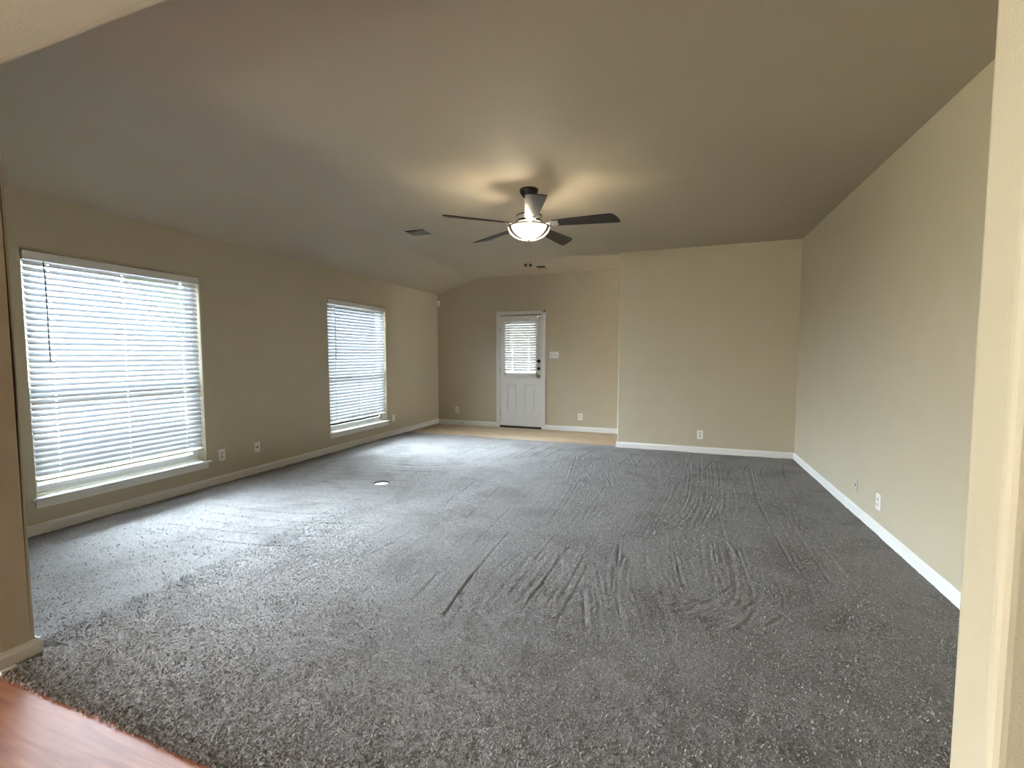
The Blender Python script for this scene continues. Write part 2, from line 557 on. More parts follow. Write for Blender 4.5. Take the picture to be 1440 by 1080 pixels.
for st in STROKES:
    base_ = np.array(st)
    for rep in range(5):
        off = rng.normal(0, (0.20, 0.12), 2) * (rep > 0)
        k0, k1 = rng.uniform(0.0, 0.25, 2) * (rep > 0)
        pp = base_ + off
        pp[0] = pp[0] * (1 - k0) + pp[1] * k0
        pp[-1] = pp[-1] * (1 - k1) + pp[-2] * k1
        groove(pp, 0.009 * rng.uniform(0.8, 1.2), 0.0056 * rng.uniform(0.6, 1.1) * (1.0 if rep == 0 else 0.7))
# short parallel strokes along the window side and across the far side
for i in range(26):
    x0, y0 = -4.1 + rng.uniform(0, 0.5), 2.2 + 0.15 * i
    groove([(x0, y0), (x0 + 0.8, y0 + 0.06), (x0 + rng.uniform(1.0, 1.5), y0 + 0.22)], 0.009, 0.0045)
for i in range(22):
    x0, y0 = -2.9 + 0.19 * i, 5.2 + rng.normal(0, 0.25)
    groove([(x0, y0), (x0 + 0.02, y0 + 0.4), (x0 + 0.12, y0 + rng.uniform(0.7, 1.1))], 0.009, 0.005)
Z += RI - GR
# worn hollow of a walked path
pth = np.abs((GX + 2.25) + 0.32 * (GY - 2.6)) / 0.16
Z -= 0.007 * np.exp(-pth ** 2) * np.clip((3.9 - GY) / 0.5, 0, 1) * np.clip((GY - 1.7) / 0.5, 0, 1)
edge = np.clip((GY - near_edge(GX)) / 0.012, 0, 1)
Z = CZ + Z - 0.008 * (1 - edge) ** 2
Z = np.maximum(Z, 0.003)
hd = np.hypot(GX - HOLE[0], GY - HOLE[1])
verts = np.stack([GX, GY, Z], -1).reshape(-1, 3)
idx = np.arange(nx * ny).reshape(ny, nx)
quads = np.stack([idx[:-1, :-1], idx[:-1, 1:], idx[1:, 1:], idx[1:, :-1]], -1).reshape(-1, 4)
inh = (hd.reshape(-1) < HOLE[2])
quads = quads[~inh[quads].any(axis=1)]
me = bpy.data.meshes.new('floor_carpet')
me.vertices.add(len(verts))
me.vertices.foreach_set('co', verts.reshape(-1))
me.loops.add(len(quads) * 4)
me.loops.foreach_set('vertex_index', quads.reshape(-1))
me.polygons.add(len(quads))
me.polygons.foreach_set('loop_start', np.arange(len(quads)) * 4)
me.polygons.foreach_set('loop_total', np.full(len(quads), 4))
me.update()
me.validate()
link('floor_carpet', me, M['carpet'], smooth=True, kind='structure')

# carpet pile: real tufts, close to the opening where they show
NT_ = 230000
t = rng.random(NT_)
tx = rng.uniform(-2.75, 1.4, NT_)
ty = near_edge(tx) + (t ** 2.1) * 4.6
band = rng.random(NT_) < 0.06
ty[band] = near_edge(tx[band]) - rng.uniform(-0.02, 0.010, band.sum())
wide = rng.random(NT_) < 0.25
tx[wide] = rng.uniform(XL + 0.03, 1.4, wide.sum())
ok = ((tx > OPL + 0.02) & (tx < OPR - 0.02)) | (ty > YN + 0.03)
tx, ty = tx[ok], ty[ok]
nT = len(tx)
th = rng.uniform(0, 2 * np.pi, nT)
lean = rng.uniform(0.1, 1.1, nT)
ht = rng.uniform(0.005, 0.012, nT)
wd = rng.uniform(0.0013, 0.0026, nT)
zb = Z[np.clip(np.searchsorted(gyc, ty), 0, ny - 1), np.clip(np.searchsorted(gx, tx), 0, nx - 1)] - 0.005
zb = np.where(ty < near_edge(tx) + 0.004, 0.003, zb)
d = np.stack([np.cos(th), np.sin(th)], -1)
s = np.stack([-np.sin(th), np.cos(th)], -1)
base = np.stack([tx, ty], -1)
P = np.zeros((nT, 6, 3))
for k, (hh, ww, ll) in enumerate([(0, 1.0, 0), (0.6, 1.2, 0.35), (1.0, 0.5, 1.0)]):
    c = base + d * (lean * ht * ll)[:, None]
    P[:, 2 * k, :2] = c - s * (wd * ww)[:, None]
    P[:, 2 * k + 1, :2] = c + s * (wd * ww)[:, None]
    P[:, 2 * k:2 * k + 2, 2] = (zb + ht * hh)[:, None]
q = np.array([[0, 1, 3, 2], [2, 3, 5, 4]])
Q = (np.arange(nT)[:, None, None] * 6 + q[None]).reshape(-1, 4)
me = bpy.data.meshes.new('carpet_pile')
me.vertices.add(nT * 6)
me.vertices.foreach_set('co', P.reshape(-1))
me.loops.add(len(Q) * 4)
me.loops.foreach_set('vertex_index', Q.reshape(-1))
me.polygons.add(len(Q))
me.polygons.foreach_set('loop_start', np.arange(len(Q)) * 4)
me.polygons.foreach_set('loop_total', np.full(len(Q), 4))
me.update()
o = link('carpet_pile', me, mat('carpet_yarn', (0.27, 0.243, 0.215), 1.0, spec=0.1, var=(70, 0.5)), kind='stuff')
tag(o, 'short twisted grey-taupe yarn pile of the carpet nearest the wide opening', 'carpet')

# ------------------------------------------------------------ baseboards
BBH, BBT = 0.085, 0.014


def baseboard(name, p0, p1, nrm, z0=0.0):
    """profile swept from p0 to p1, nrm points into the room"""
    prof = [(0, 0), (BBT, 0), (BBT, BBH - 0.022), (BBT - 0.004, BBH - 0.014), (BBT - 0.008, BBH - 0.010), (0.004, BBH), (0, BBH)]
    bm = bmesh.new()
    rings = []
    for p in (p0, p1):
        rings.append([bm.verts.new((p[0] + nrm[0] * a, p[1] + nrm[1] * a, z0 + b)) for a, b in prof])
    n = len(prof)
    for i in range(n):
        bm.faces.new((rings[0][i], rings[0][(i + 1) % n], rings[1][(i + 1) % n], rings[1][i]))
    bm.faces.new(rings[0])
    bm.faces.new(rings[1][::-1])
    return from_bm(name, bm, M['trim'], kind='structure')


e_ = 0.0005
baseboard('baseboard_left', (XL + e_, YN), (XL + e_, YB), (1, 0), 0.012)
CSL, CSR = -3.165, -2.224
baseboard('baseboard_far', (XL, YB - e_), (CSL, YB - e_), (0, -1))
baseboard('baseboard_far_right', (CSR, YB - e_), (3.6, YB - e_), (0, -1))
baseboard('baseboard_middle', (XM - 0.002, YM - e_), (XR, YM - e_), (0, -1), 0.012)
baseboard('baseboard_end', (XM - e_, YM - BBT), (XM - e_, YM + 0.12 + BBT), (-1, 0), 0.012)
baseboard('baseboard_right', (XR - e_, YN), (XR - e_, YM), (-1, 0), 0.012)
baseboard('baseboard_near', (XL, YN + e_), (OPL + 0.014, YN + e_), (0, 1), 0.0)
baseboard('baseboard_jamb', (OPL + e_, YN - NT - 0.0), (OPL + e_, YN + BBT), (1, 0), 0.0)
# quarter-round at the foot of the jamb, on the wood only
bm = bmesh.new()
tube(bm, [(OPL + BBT + 0.004, YN - NT, 0.008), (OPL + BBT + 0.004, 1.035, 0.008)], 0.010, 10)
from_bm('trim_1', bm, M['trim'], kind='structure')


# ------------------------------------------------------------ windows
def window(name, y0, y1, z0, z1, blind=True, xo=XL):
    w = empty(name, (xo - 0.12, (y0 + y1) / 2, z0))
    w['kind'] = 'structure'
    x0, x1 = -0.045, 0.015   # frame depth, local
    hw, h = (y1 - y0) / 2, z1 - z0
    f = 0.030
    boxes('window_frame', [(x0, x1, -hw, -hw + f, 0, h), (x0, x1, hw - f, hw, 0, h), (x0, x1, -hw + f, hw - f, h - f, h), (x0, x1, -hw + f, hw - f, 0, f)],
          M['vinyl'], w, bev=0.003)
    mz = 0.775 if blind else h / 2
    s = 0.026
    boxes('lower_sash', [(-0.012, 0.012, -hw + f, -hw + f + s, f, mz + 0.02), (-0.012, 0.012, hw - f - s, hw - f, f, mz + 0.02),
                         (-0.012, 0.012, -hw + f + s, hw - f - s, f, f + s + 0.01), (-0.012, 0.014, -hw + f + s, hw - f - s, mz - 0.022, mz + 0.022)], M['vinyl'], w, bev=0.003)
    boxes('upper_sash', [(-0.040, -0.016, -hw + f, -hw + f + s, mz, h - f), (-0.040, -0.016, hw - f - s, hw - f, mz, h - f),
                         (-0.040, -0.016, -hw + f + s, hw - f - s, h - f - s, h - f), (-0.040, -0.016, -hw + f + s, hw - f - s, mz - 0.02, mz + 0.02)], M['vinyl'], w, bev=0.003)
    boxes('window_pane', [(-0.002, 0.002, -hw + f + s, hw - f - s, f + s, mz - 0.02)], M['glass'], w)
    boxes('window_pane', [(-0.030, -0.026, -hw + f + s, hw - f - s, mz + 0.02, h - f - s)], M['glass'], w)
    # stool with horns, apron below
    bm = bmesh.new()
    box(bm, 0.0155, 0.12, -hw + 0.001, hw - 0.001, -0.0195, 0.0)
    box(bm, 0.1205, 0.156, -hw - 0.035, hw + 0.035, -0.0195, 0.0, bev=0.006, seg=3)
    from_bm('window_sill', bm, M['trim'], w)
    bm = bmesh.new()
    box(bm, 0.1205, 0.134, -hw - 0.012, hw + 0.012, -0.078, -0.0200, bev=0.004)
    from_bm('window_apron', bm, M['trim'], w)
    return w


window('window_1', W1[0], W1[1], WZ[0], WZ[1])
window('window_2', W2[0], W2[1], WZ[0], WZ[1])
window('window_3', WK[0], WK[1], 0.32, 2.1, blind=False)

TILT = math.radians(48)


def slat_mesh(n, pitch, wid, length, tilt, holes, tilt_sign=1):
    """n slats hanging down from z=0 along local y; local +x points into the room"""
    bm = bmesh.new()
    th = 0.0028
    seg = [-length / 2]
    hs = 0.007
    for h in holes:
        seg += [h - hs, h + hs]
    seg.append(length / 2)
    cs = [(-wid / 2, -0.0022), (-wid / 2 + wid * 0.30, 0.0006), (-0.008, 0.0016), (0.008, 0.0016), (wid / 2 - wid * 0.30, 0.0006), (wid / 2, -0.0022)]
    c, s = math.cos(tilt), math.sin(tilt)
    for i in range(n):
        z = -i * pitch + random.uniform(-0.0006, 0.0006)
        dt = random.uniform(-0.012, 0.012)
        cc, ss = math.cos(tilt + dt), math.sin(tilt + dt)
        grid = {}
        for a, y in enumerate(seg):
            for b, (u, w) in enumerate(cs):
                for k in (0, 1):
                    ww = w + (th / 2 if k else -th / 2)
                    # room-side edge hangs low
                    grid[a, b, k] = bm.verts.new((u * cc + ww * ss, y, z - u * ss + ww * cc))
        na, nb = len(seg), len(cs)
        def cell(a, b):
            if a < 0 or b < 0 or a >= na - 1 or b >= nb - 1:
                return False
            return not (a % 2 == 1 and b == 2)
        for a in range(na - 1):
            for b in range(nb - 1):
                if not cell(a, b):
                    continue
                bm.faces.new([grid[a, b, 1], grid[a + 1, b, 1], grid[a + 1, b + 1, 1], grid[a, b + 1, 1]])
                bm.faces.new([grid[a, b, 0], grid[a, b + 1, 0], grid[a + 1, b + 1, 0], grid[a + 1, b, 0]])
                for (p, q_, na_, nb_) in (((a, b), (a, b + 1), a - 1, b), ((a + 1, b + 1), (a + 1, b), a + 1, b), ((a + 1, b), (a, b), a, b - 1), ((a, b + 1), (a + 1, b + 1), a, b + 1)):
                    if not cell(na_, nb_):
                        bm.faces.new([grid[p[0], p[1], 0], grid[p[0], p[1], 1], grid[q_[0], q_[1], 1], grid[q_[0], q_[1], 0]])
    return bm


def window_blind(y0, y1, label, wand_y):
    cy = (y0 + y1) / 2
    L = y1 - y0 - 0.02
    top = WZ[1] - 0.003
    b = empty('window_blind', (XL - 0.035, cy, top))
    tag(b, label, 'blind')
    boxes('head_rail', [(-0.028, 0.022, -L / 2, L / 2, -0.045, -0.001)], M['white'], b, bev=0.003)
    bm = bmesh.new()
    box(bm, 0.030, 0.040, -L / 2 - 0.004, L / 2 + 0.004, -0.060, 0.0, bev=0.003)
    box(bm, -0.01, 0.030, -L / 2 - 0.004, -L / 2 + 0.004, -0.060, 0.0)
    box(bm, -0.01, 0.030, L / 2 - 0.004, L / 2 + 0.004, -0.060, 0.0)
    from_bm('valance', bm, M['trim'], b)
    hs = [-L / 2 + 0.15, 0.0, L / 2 - 0.15]
    n, pitch = 36, 0.0442
    sl_ = from_bm('slats', slat_mesh(n, pitch, 0.050, L - 0.012, TILT, hs), M['slat'], b, loc=(0, 0, -0.078))
    zb = -0.078 - n * pitch
    bm = bmesh.new()
    box(bm, -0.025, 0.025, -L / 2 + 0.006, L / 2 - 0.006, -0.008, 0.008, bev=0.004, mtx=Matrix.Translation((0, 0, zb - 0.004)) @ Matrix.Rotation(TILT * 0.35, 4, 'Y'))
    from_bm('bottom_rail', bm, M['white'], b)
    for h in hs:
        bm = bmesh.new()
        for dx in (-0.021, 0.021):
            tube(bm, [(dx, h, -0.045), (dx, h, zb)], 0.0007, 6)
        from_bm('ladder_cord', bm, M['cord'], b)
    bm = bmesh.new()
    wy = wand_y - cy
    tube(bm, [(0.034, wy, -0.062), (0.036, wy, -0.085), (0.046, wy, -0.20), (0.046, wy, -0.80)], 0.0042, 8)
    from_bm('tilt_wand', bm, M['wand'], b, smooth=True)
    return b


window_blind(W1[0], W1[1], 'white slatted blind on the large window nearest the camera, left of two wall outlets', 2.005)
window_blind(W2[0], W2[1], 'white slatted blind on the farther window, close to the far corner of the room', 5.02)

# ------------------------------------------------------------ back door
dr = empty('door_1', ((CSL + CSR) / 2, YB, 0))
dr['kind'] = 'structure'
dx = (CSL + CSR) / 2
l_ = lambda x: x - dx
# casing: two stepped boards each side and across the top
bm = bmesh.new()
for (a, b, y0, y1) in ((0, 0.048, -0.018, -0.0005), (0.006, 0.060, -0.012, -0.0005)):
    box(bm, l_(CSL) + a, l_(CSL) + b, y0, y1, 0, 2.133 - a, bev=0.003)
    box(bm, l_(CSR) - b, l_(CSR) - a, y0, y1, 0, 2.133 - a, bev=0.003)
    box(bm, l_(CSL) + a, l_(CSR) - a, y0, y1, 2.133 - b, 2.133 - a, bev=0.003)
from_bm('door_casing', bm, M['trim'], dr)
boxes('door_frame', [(l_(DX0) + 0.0005, l_(DX0) + 0.012, 0.0, 0.14, 0, DZ1 - 0.001), (l_(DX1) - 0.012, l_(DX1) - 0.0005, 0.0, 0.14, 0, DZ1 - 0.001),
                     (l_(DX0) + 0.012, l_(DX1) - 0.012, 0.0, 0.14, DZ1 - 0.012, DZ1 - 0.001)], M['trim'], dr, bev=0.001)
SX0, SX1, SZ0, SZ1 = l_(-3.096), l_(-2.300), 0.038, 2.034
GX0, GX1, GZ0, GZ1 = l_(-3.005), l_(-2.395), 0.99, 1.955
SY = 0.012
panels = [(l_(-2.971), l_(-2.769), 0.30, 0.815), (l_(-2.62), l_(-2.418), 0.30, 0.815)]
# slab with a glazed upper half and two raised panels, built on a grid
bm = bmesh.new()
us = sorted({SX0, SX1, GX0, GX1, *[p[0] for p in panels], *[p[1] for p in panels]})
vs = sorted({SZ0, SZ1, GZ0, GZ1, *[p[2] for p in panels], *[p[3] for p in panels]})
V = {}


def gv(x, y, z):
    k = (round(x, 5), round(y, 5), round(z, 5))
    if k not in V:
        V[k] = bm.verts.new(k)
    return V[k]


for i in range(len(us) - 1):
    for j in range(len(vs) - 1):
        cu, cv = (us[i] + us[i + 1]) / 2, (vs[j] + vs[j + 1]) / 2
        if GX0 < cu < GX1 and GZ0 < cv < GZ1:
            continue
        for y in (SY, SY + 0.044):
            if y == SY and any(p[0] < cu < p[1] and p[2] < cv < p[3] for p in panels):
                continue
            bm.faces.new([gv(us[i], y, vs[j]), gv(us[i + 1], y, vs[j]), gv(us[i + 1], y, vs[j + 1]), gv(us[i], y, vs[j + 1])])
for x0, x1, z0, z1, in ((SX0, SX1, SZ0, SZ1), (GX0, GX1, GZ0, GZ1)):
    y0, y1 = SY, SY + 0.044
    a = [(x0, z0), (x1, z0), (x1, z1), (x0, z1)]
    uu = [u for u in us if x0 <= u <= x1]
    vv = [v for v in vs if z0 <= v <= z1]
    for k in range(len(uu) - 1):
        for z in (z0, z1):
            bm.faces.new([gv(uu[k], y0, z), gv(uu[k + 1], y0, z), gv(uu[k + 1], y1, z), gv(uu[k], y1, z)])
    for k in range(len(vv) - 1):
        for x in (x0, x1):
            bm.faces.new([gv(x, y0, vv[k]), gv(x, y0, vv[k + 1]), gv(x, y1, vv[k + 1]), gv(x, y1, vv[k])])
for (x0, x1, z0, z1) in panels:
    steps = [(0, SY), (0.010, SY + 0.007), (0.020, SY + 0.007), (0.036, SY + 0.001)]
    prev = [gv(x0, SY, z0), gv(x1, SY, z0), gv(x1, SY, z1), gv(x0, SY, z1)]
    for d_, y in steps[1:]:
        cur = [gv(x0 + d_, y, z0 + d_), gv(x1 - d_, y, z0 + d_), gv(x1 - d_, y, z1 - d_), gv(x0 + d_, y, z1 - d_)]
        for k in range(4):
            bm.faces.new([prev[k], prev[(k + 1) % 4], cur[(k + 1) % 4], cur[k]])
        prev = cur
    bm.faces.new(prev)
slab = from_bm('door_panel', bm, M['trim'], dr)
boxes('lite_frame', [(GX0 - 0.012, GX0 + 0.022, SY - 0.010, SY - 0.0003, GZ0 - 0.012, GZ1 + 0.012), (GX1 - 0.022, GX1 + 0.012, SY - 0.010, SY - 0.0003, GZ0 - 0.012, GZ1 + 0.012),
                     (GX0 + 0.022, GX1 - 0.022, SY - 0.010, SY - 0.0003, GZ1 - 0.022, GZ1 + 0.012), (GX0 + 0.022, GX1 - 0.022, SY - 0.010, SY - 0.0003, GZ0 - 0.012, GZ0 + 0.022)],
      M['trim'], slab, bev=0.003)
boxes('door_pane', [(GX0 + 0.001, GX1 - 0.001, SY + 0.018, SY + 0.024, GZ0 + 0.001, GZ1 - 0.001)], M['glass'], slab)
boxes('threshold', [(SX0, SX1, -0.025, 0.14, 0.0, 0.034)], M['bronze'], dr, bev=0.004)
for z in (0.26, 1.055, 1.55 + 0.25):
    bm = bmesh.new()
    lathe(bm, [(0, -0.05), (0.006, -0.05), (0.006, 0.05), (0, 0.05)], 12, Matrix.Translation((SX0 - 0.002, SY - 0.008, z)))
    from_bm('hinge', bm, M['nickel'], dr)
R90 = Matrix.Rotation(math.pi / 2, 4, 'X')
kx = l_(-2.352)
for nm, z, prof in (('deadbolt', 1.229, [(0, 0), (0.033, 0), (0.033, 0.008), (0.028, 0.014), (0.018, 0.016), (0, 0.016)]),
                    ('thumb_turn', 1.094, [(0, 0), (0.029, 0), (0.028, 0.010), (0.012, 0.014), (0.010, 0.03), (0, 0.03)]),
                    ('door_knob', 0.951, [(0, 0), (0.034, 0), (0.032, 0.008), (0.014, 0.014), (0.012, 0.032), (0.026, 0.042), (0.031, 0.056), (0.026, 0.068), (0, 0.073)])):
    bm = bmesh.new()
    lathe(bm, prof, 28, Matrix.Translation((kx, SY - 0.0003, z)) @ R90)
    k_ = from_bm(nm, bm, M['bronze'] if nm != 'door_knob' else M['nickel'], slab, smooth=False)
boxes('strike_plate', [(l_(DX1) - 0.0135, l_(DX1) - 0.0118, 0.004, 0.03, 1.05, 1.12), (l_(DX1) - 0.0135, l_(DX1) - 0.0118, 0.004, 0.03, 0.92, 0.99)], M['nickel'], dr)

# blind hung on the door
db = empty('door_blind', ((-2.991 - 2.38) / 2, YB - 0.005, 2.0))
tag(db, 'small white slatted blind hung over the glass of the back door', 'blind')
bw = 0.60
bm = bmesh.new()
box(bm, -bw / 2 - 0.005, bw / 2 + 0.025, -0.075, -0.065, -0.055, 0.028, bev=0.003)
box(bm, -bw / 2 - 0.005, -bw / 2 + 0.003, -0.065, -0.004, -0.055, 0.028)
box(bm, bw / 2 + 0.017, bw / 2 + 0.025, -0.065, -0.004, -0.055, 0.028)
from_bm('valance', bm, M['trim'], db)
boxes('head_rail', [(-bw / 2 + 0.005, bw / 2 + 0.01, -0.060, -0.010, -0.045, 0.015)], M['white'], db)
s_ = from_bm('slats', slat_mesh(20, 0.0445, 0.050, bw, math.radians(52), [-0.15, 0.16]), M['slat'], db, loc=(0, -0.034, -0.080))
s_.rotation_euler = (0, 0, -math.pi / 2)
boxes('bottom_rail', [(-bw / 2, bw / 2, -0.058, -0.010, -1.000, -0.982)], M['slat'], db, bev=0.003)
for h in (-0.15, 0.16):
    bm = bmesh.new()
    for dy in (-0.055, -0.013):
        tube(bm, [(-h, dy, -0.045), (-h, dy, -0.985)], 0.0007, 6)
    from_bm('ladder_cord', bm, M['cord'], db)
bm = bmesh.new()
tube(bm, [(-bw / 2 + 0.09, -0.066, -0.056), (-bw / 2 + 0.09, -0.070, -0.58)], 0.0035, 8)
from_bm('tilt_wand', bm, M['wand'], db)
for sx in (-bw / 2 - 0.004, bw / 2 + 0.004):
    boxes('hold_down_bracket', [(sx - 0.006, sx + 0.006, -0.045, -0.004, -1.02, -0.985)], M['nickel'], db)


# ------------------------------------------------------------ plates on the walls
def frame_for(wall, u, z):
    if wall == 'left':
        return (XL + 0.0005, u, z), (0, 0, math.pi / 2)
    if wall == 'right':
        return (XR - 0.0005, u, z), (0, 0, -math.pi / 2)
    if wall == 'far':
        return (u, YB - 0.0005, z), (0, 0, 0)
    return (u, YM - 0.0005, z), (0, 0, 0)


def plate_base(name, wall, u, z, w, h, m):
    loc, rot = frame_for(wall, u, z)
    o = empty(name, loc, rot)
    bm = bmesh.new()
    box(bm, -w / 2, w / 2, -0.006, 0, -h / 2, h / 2, bev=0.0025, seg=2)
    from_bm('cover_plate', bm, m, o)
    return o


def outlet(wall, u, z, label, m=None):
    o = plate_base('wall_outlet', wall, u, z, 0.075, 0.118, m or M['white'])
    for s in (-1, 1):
        bm = bmesh.new()
        lathe(bm, [(0, 0), (0.0165, 0), (0.0165, 0.0018), (0.015, 0.0026), (0, 0.0026)], 24, Matrix.Translation((0, -0.006, s * 0.0195)) @ R90)
        rc = from_bm('receptacle', bm, M['ivory'], o)
        boxes('contact_slots', [(-0.0075, -0.005, -0.0090, -0.0086, s * 0.0195 - 0.001, s * 0.0195 + 0.0075), (0.005, 0.0075, -0.0090, -0.0086, s * 0.0195 - 0.001, s * 0.0195 + 0.0065),
                               (-0.0025, 0.0025, -0.0090, -0.0086, s * 0.0195 - 0.0085, s * 0.0195 - 0.0040)], M['dark'], rc)
    tag(o, label, 'outlet')
    return o


def jack(wall, u, z, label, m=None, hole=True):
    o = plate_base('cable_jack_plate' if hole else 'blank_wall_plate', wall, u, z, 0.072, 0.115, m or M['white'])
    if hole:
        boxes('jack_opening', [(-0.010, 0.010, -0.0075, -0.0058, -0.007, 0.007)], M['dark'], o)
    for s in (-1, 1):
        bm = bmesh.new()
        lathe(bm, [(0, 0), (0.003, 0), (0.0028, 0.001), (0, 0.001)], 12, Matrix.Translation((0, -0.006, s * 0.042)) @ R90)
        from_bm('screw', bm, M['grey'], o)
    tag(o, label, 'wall plate')
    return o


outlet('left', 3.325, 0.308, 'white outlet on the window wall, just right of the nearest window sill')
jack('left', 3.745, 0.309, 'white plate with one dark jack opening, between the two blinds on the window wall')
jack('left', 6.345, 0.297, 'plain white wall plate just right of the far window sill', hole=False)
outlet('far', -3.990, 0.285, 'white outlet on the far wall, left of the back door')
outlet('far', -1.587, 0.260, 'white outlet on the far wall, right of the back door')
outlet('middle', 0.302, 0.262, 'white outlet low on the wide partition wall')
outlet('right', 4.018, 0.253, 'white outlet low on the right wall, nearer the camera')
jack('right', 4.471, 0.258, 'wall-coloured plate with a dark jack opening on the right wall', m=M['vent'])
sw = plate_base('light_switch', 'far', -2.063, 1.340, 0.168, 0.118, M['white'])
for k in (-1, 0, 1):
    bm = bmesh.new()
    box(bm, k * 0.046 - 0.005, k * 0.046 + 0.005, -0.0075, -0.0058, -0.012, 0.012)
    tg = from_bm('toggle', bm, M['grey'], sw)
    bm = bmesh.new()
    box(bm, k * 0.046 - 0.0035, k * 0.046 + 0.0035, -0.016, -0.0073, 0.000, 0.008, bev=0.001)
    from_bm('toggle_lever', bm, M['ivory'], tg)
tag(sw, 'white three-toggle light switch plate right of the back door', 'light switch')

# motion sensor high in the corner
ms = empty('motion_sensor', (XL + 0.05, YB - 0.05, 2.33))
ms.rotation_euler = (0, 0, math.radians(45))
bm = bmesh.new()
box(bm, -0.030, 0.030, -0.022, 0.022, -0.052, 0.052, bev=0.013, seg=4)
from_bm('housing', bm, M['white'], ms)
bm = bmesh.new()
lathe(bm, [(0, -0.022), (0.012, -0.022), (0.020, -0.012), (0.021, 0), (0.020, 0.012), (0.012, 0.022), (0, 0.022)], 20, Matrix.Translation((0, -0.014, -0.012)))
from_bm('lens', bm, M['ivory'], ms, smooth=True)
boxes('mounting_bracket', [(-0.008, 0.008, 0.020, 0.052, -0.01, 0.01)], M['dark'], ms)
tag(ms, 'small white motion sensor high in the far left corner', 'sensor')

# door stop on the far baseboard
ds = empty('door_stop', (-3.854, YB - 0.0148, 0.045))
bm = bmesh.new()
lathe(bm, [(0, 0), (0.010, 0), (0.010, 0.004), (0.004, 0.006), (0.004, 0.055), (0, 0.055)], 16, R90)
from_bm('stem', bm, M['nickel'], ds)
bm = bmesh.new()
lathe(bm, [(0, 0.055), (0.009, 0.055), (0.010, 0.062), (0.009, 0.07), (0, 0.07)], 16, R90)
from_bm('rubber_tip', bm, M['dark'], ds)
tag(ds, 'small dark door stop on the far baseboard, left of the back door', 'door stop')

# floor box sunk in the carpet
fb = empty('floor_outlet', (HOLE[0], HOLE[1], -0.026))
bm = bmesh.new()
lathe(bm, [(0.082, 0.0), (0.082, 0.041), (0.079, 0.041), (0.079, 0.0)], 40)
from_bm('rim', bm, M['dark'], fb)
bm = bmesh.new()
lathe(bm, [(0, 0.0), (0.0788, 0.0), (0.0788, 0.026), (0.070, 0.030), (0, 0.030)], 40)
from_bm('cover_plate', bm, M['white'], fb)
tag(fb, 'round white floor outlet cover with a dark rim, sunk in the carpet', 'floor outlet')


# ------------------------------------------------------------ ceiling vents
def vent(cx, cy, lx, ly, rz, label, dark_side):
    v = empty('ceiling_vent', (cx, cy, HC), (0, 0, rz))
    tag(v, label, 'vent', None)
    fw = 0.022
    boxes('frame', [(-lx / 2, lx / 2, -ly / 2, -ly / 2 + fw, -0.008, -0.0005), (-lx / 2, lx / 2, ly / 2 - fw, ly / 2, -0.008, -0.0005),
                    (-lx / 2, -lx / 2 + fw, -ly / 2 + fw, ly / 2 - fw, -0.008, -0.0005), (lx / 2 - fw, lx / 2, -ly / 2 + fw, ly / 2 - fw, -0.008, -0.0005)], M['vent'], v, bev=0.002)
    boxes('duct_opening', [(-lx / 2 + fw, lx / 2 - fw, -ly / 2 + fw, ly / 2 - fw, -0.0025, -0.0006)], M['ventdark'], v)
    bm = bmesh.new()
    n = 7
    wi = ly - 2 * fw - dark_side
    for k in range(n):
        y = -ly / 2 + fw + dark_side + wi * (k + 0.5) / n
        box(bm, -lx / 2 + fw, lx / 2 - fw, -wi / n * 0.42, wi / n * 0.42, -0.0009, 0.0009, mtx=Matrix.Translation((0, y, -0.006)) @ Matrix.Rotation(math.radians(8), 4, 'X'))
    from_bm('louvres', bm, M['louver'], v)
    return v


vent(-2.885, 4.715, 0.30, 0.28, 0.0, 'beige louvred ceiling vent to the left of the ceiling fan', 0.035)
vent(-2.12, 7.22, 0.20, 0.30, 0.0, 'small dark ceiling vent beyond the fan, above the back door', 0.15)

# ------------------------------------------------------------ ceiling fan
FX, FY = -1.25, 3.86
fan = empty('ceiling_fan', (FX, FY, HC))
tag(fan, 'five-blade dark ceiling fan with a glowing white glass bowl light', 'ceiling fan')
M['blade'] = mat('espresso_blade', (0.018, 0.012, 0.009), 0.42, spec=0.32, var=(14, 0.25))
M['strap'] = mat('dull_pewter', (0.16, 0.15, 0.14), 0.5, metal=0.4)
M['black'] = mat('oil_rubbed_metal', (0.012, 0.010, 0.009), 0.4, metal=0.5)
bm = bmesh.new()
lathe(bm, [(0, -0.001), (0.082, -0.001), (0.083, -0.012), (0.076, -0.030), (0.055, -0.060), (0.030, -0.078), (0, -0.078)], 40)
from_bm('canopy', bm, M['black'], fan, smooth=True)
bm = bmesh.new()
lathe(bm, [(0, -0.07), (0.014, -0.07), (0.014, -0.20), (0, -0.20)], 20)
from_bm('downrod', bm, M['black'], fan, smooth=True)
bm = bmesh.new()
lathe(bm, [(0, -0.185), (0.030, -0.188), (0.060, -0.200), (0.104, -0.212), (0.112, -0.222), (0.112, -0.262), (0.104, -0.272), (0, -0.272)], 48)
mo = from_bm('motor_housing', bm, M['chrome'], fan, smooth=False)
bm = bmesh.new()
lathe(bm, [(0.113, -0.222), (0.1155, -0.224), (0.1155, -0.232), (0.113, -0.234)], 48)
from_bm('trim_band', bm, M['black'], mo)
bm = bmesh.new()
lathe(bm, [(0, -0.272), (0.118, -0.272), (0.122, -0.286), (0.110, -0.294), (0, -0.294)], 48)
from_bm('flywheel', bm, M['black'], fan)
BZ = -0.298
ph0 = math.radians(291.96)


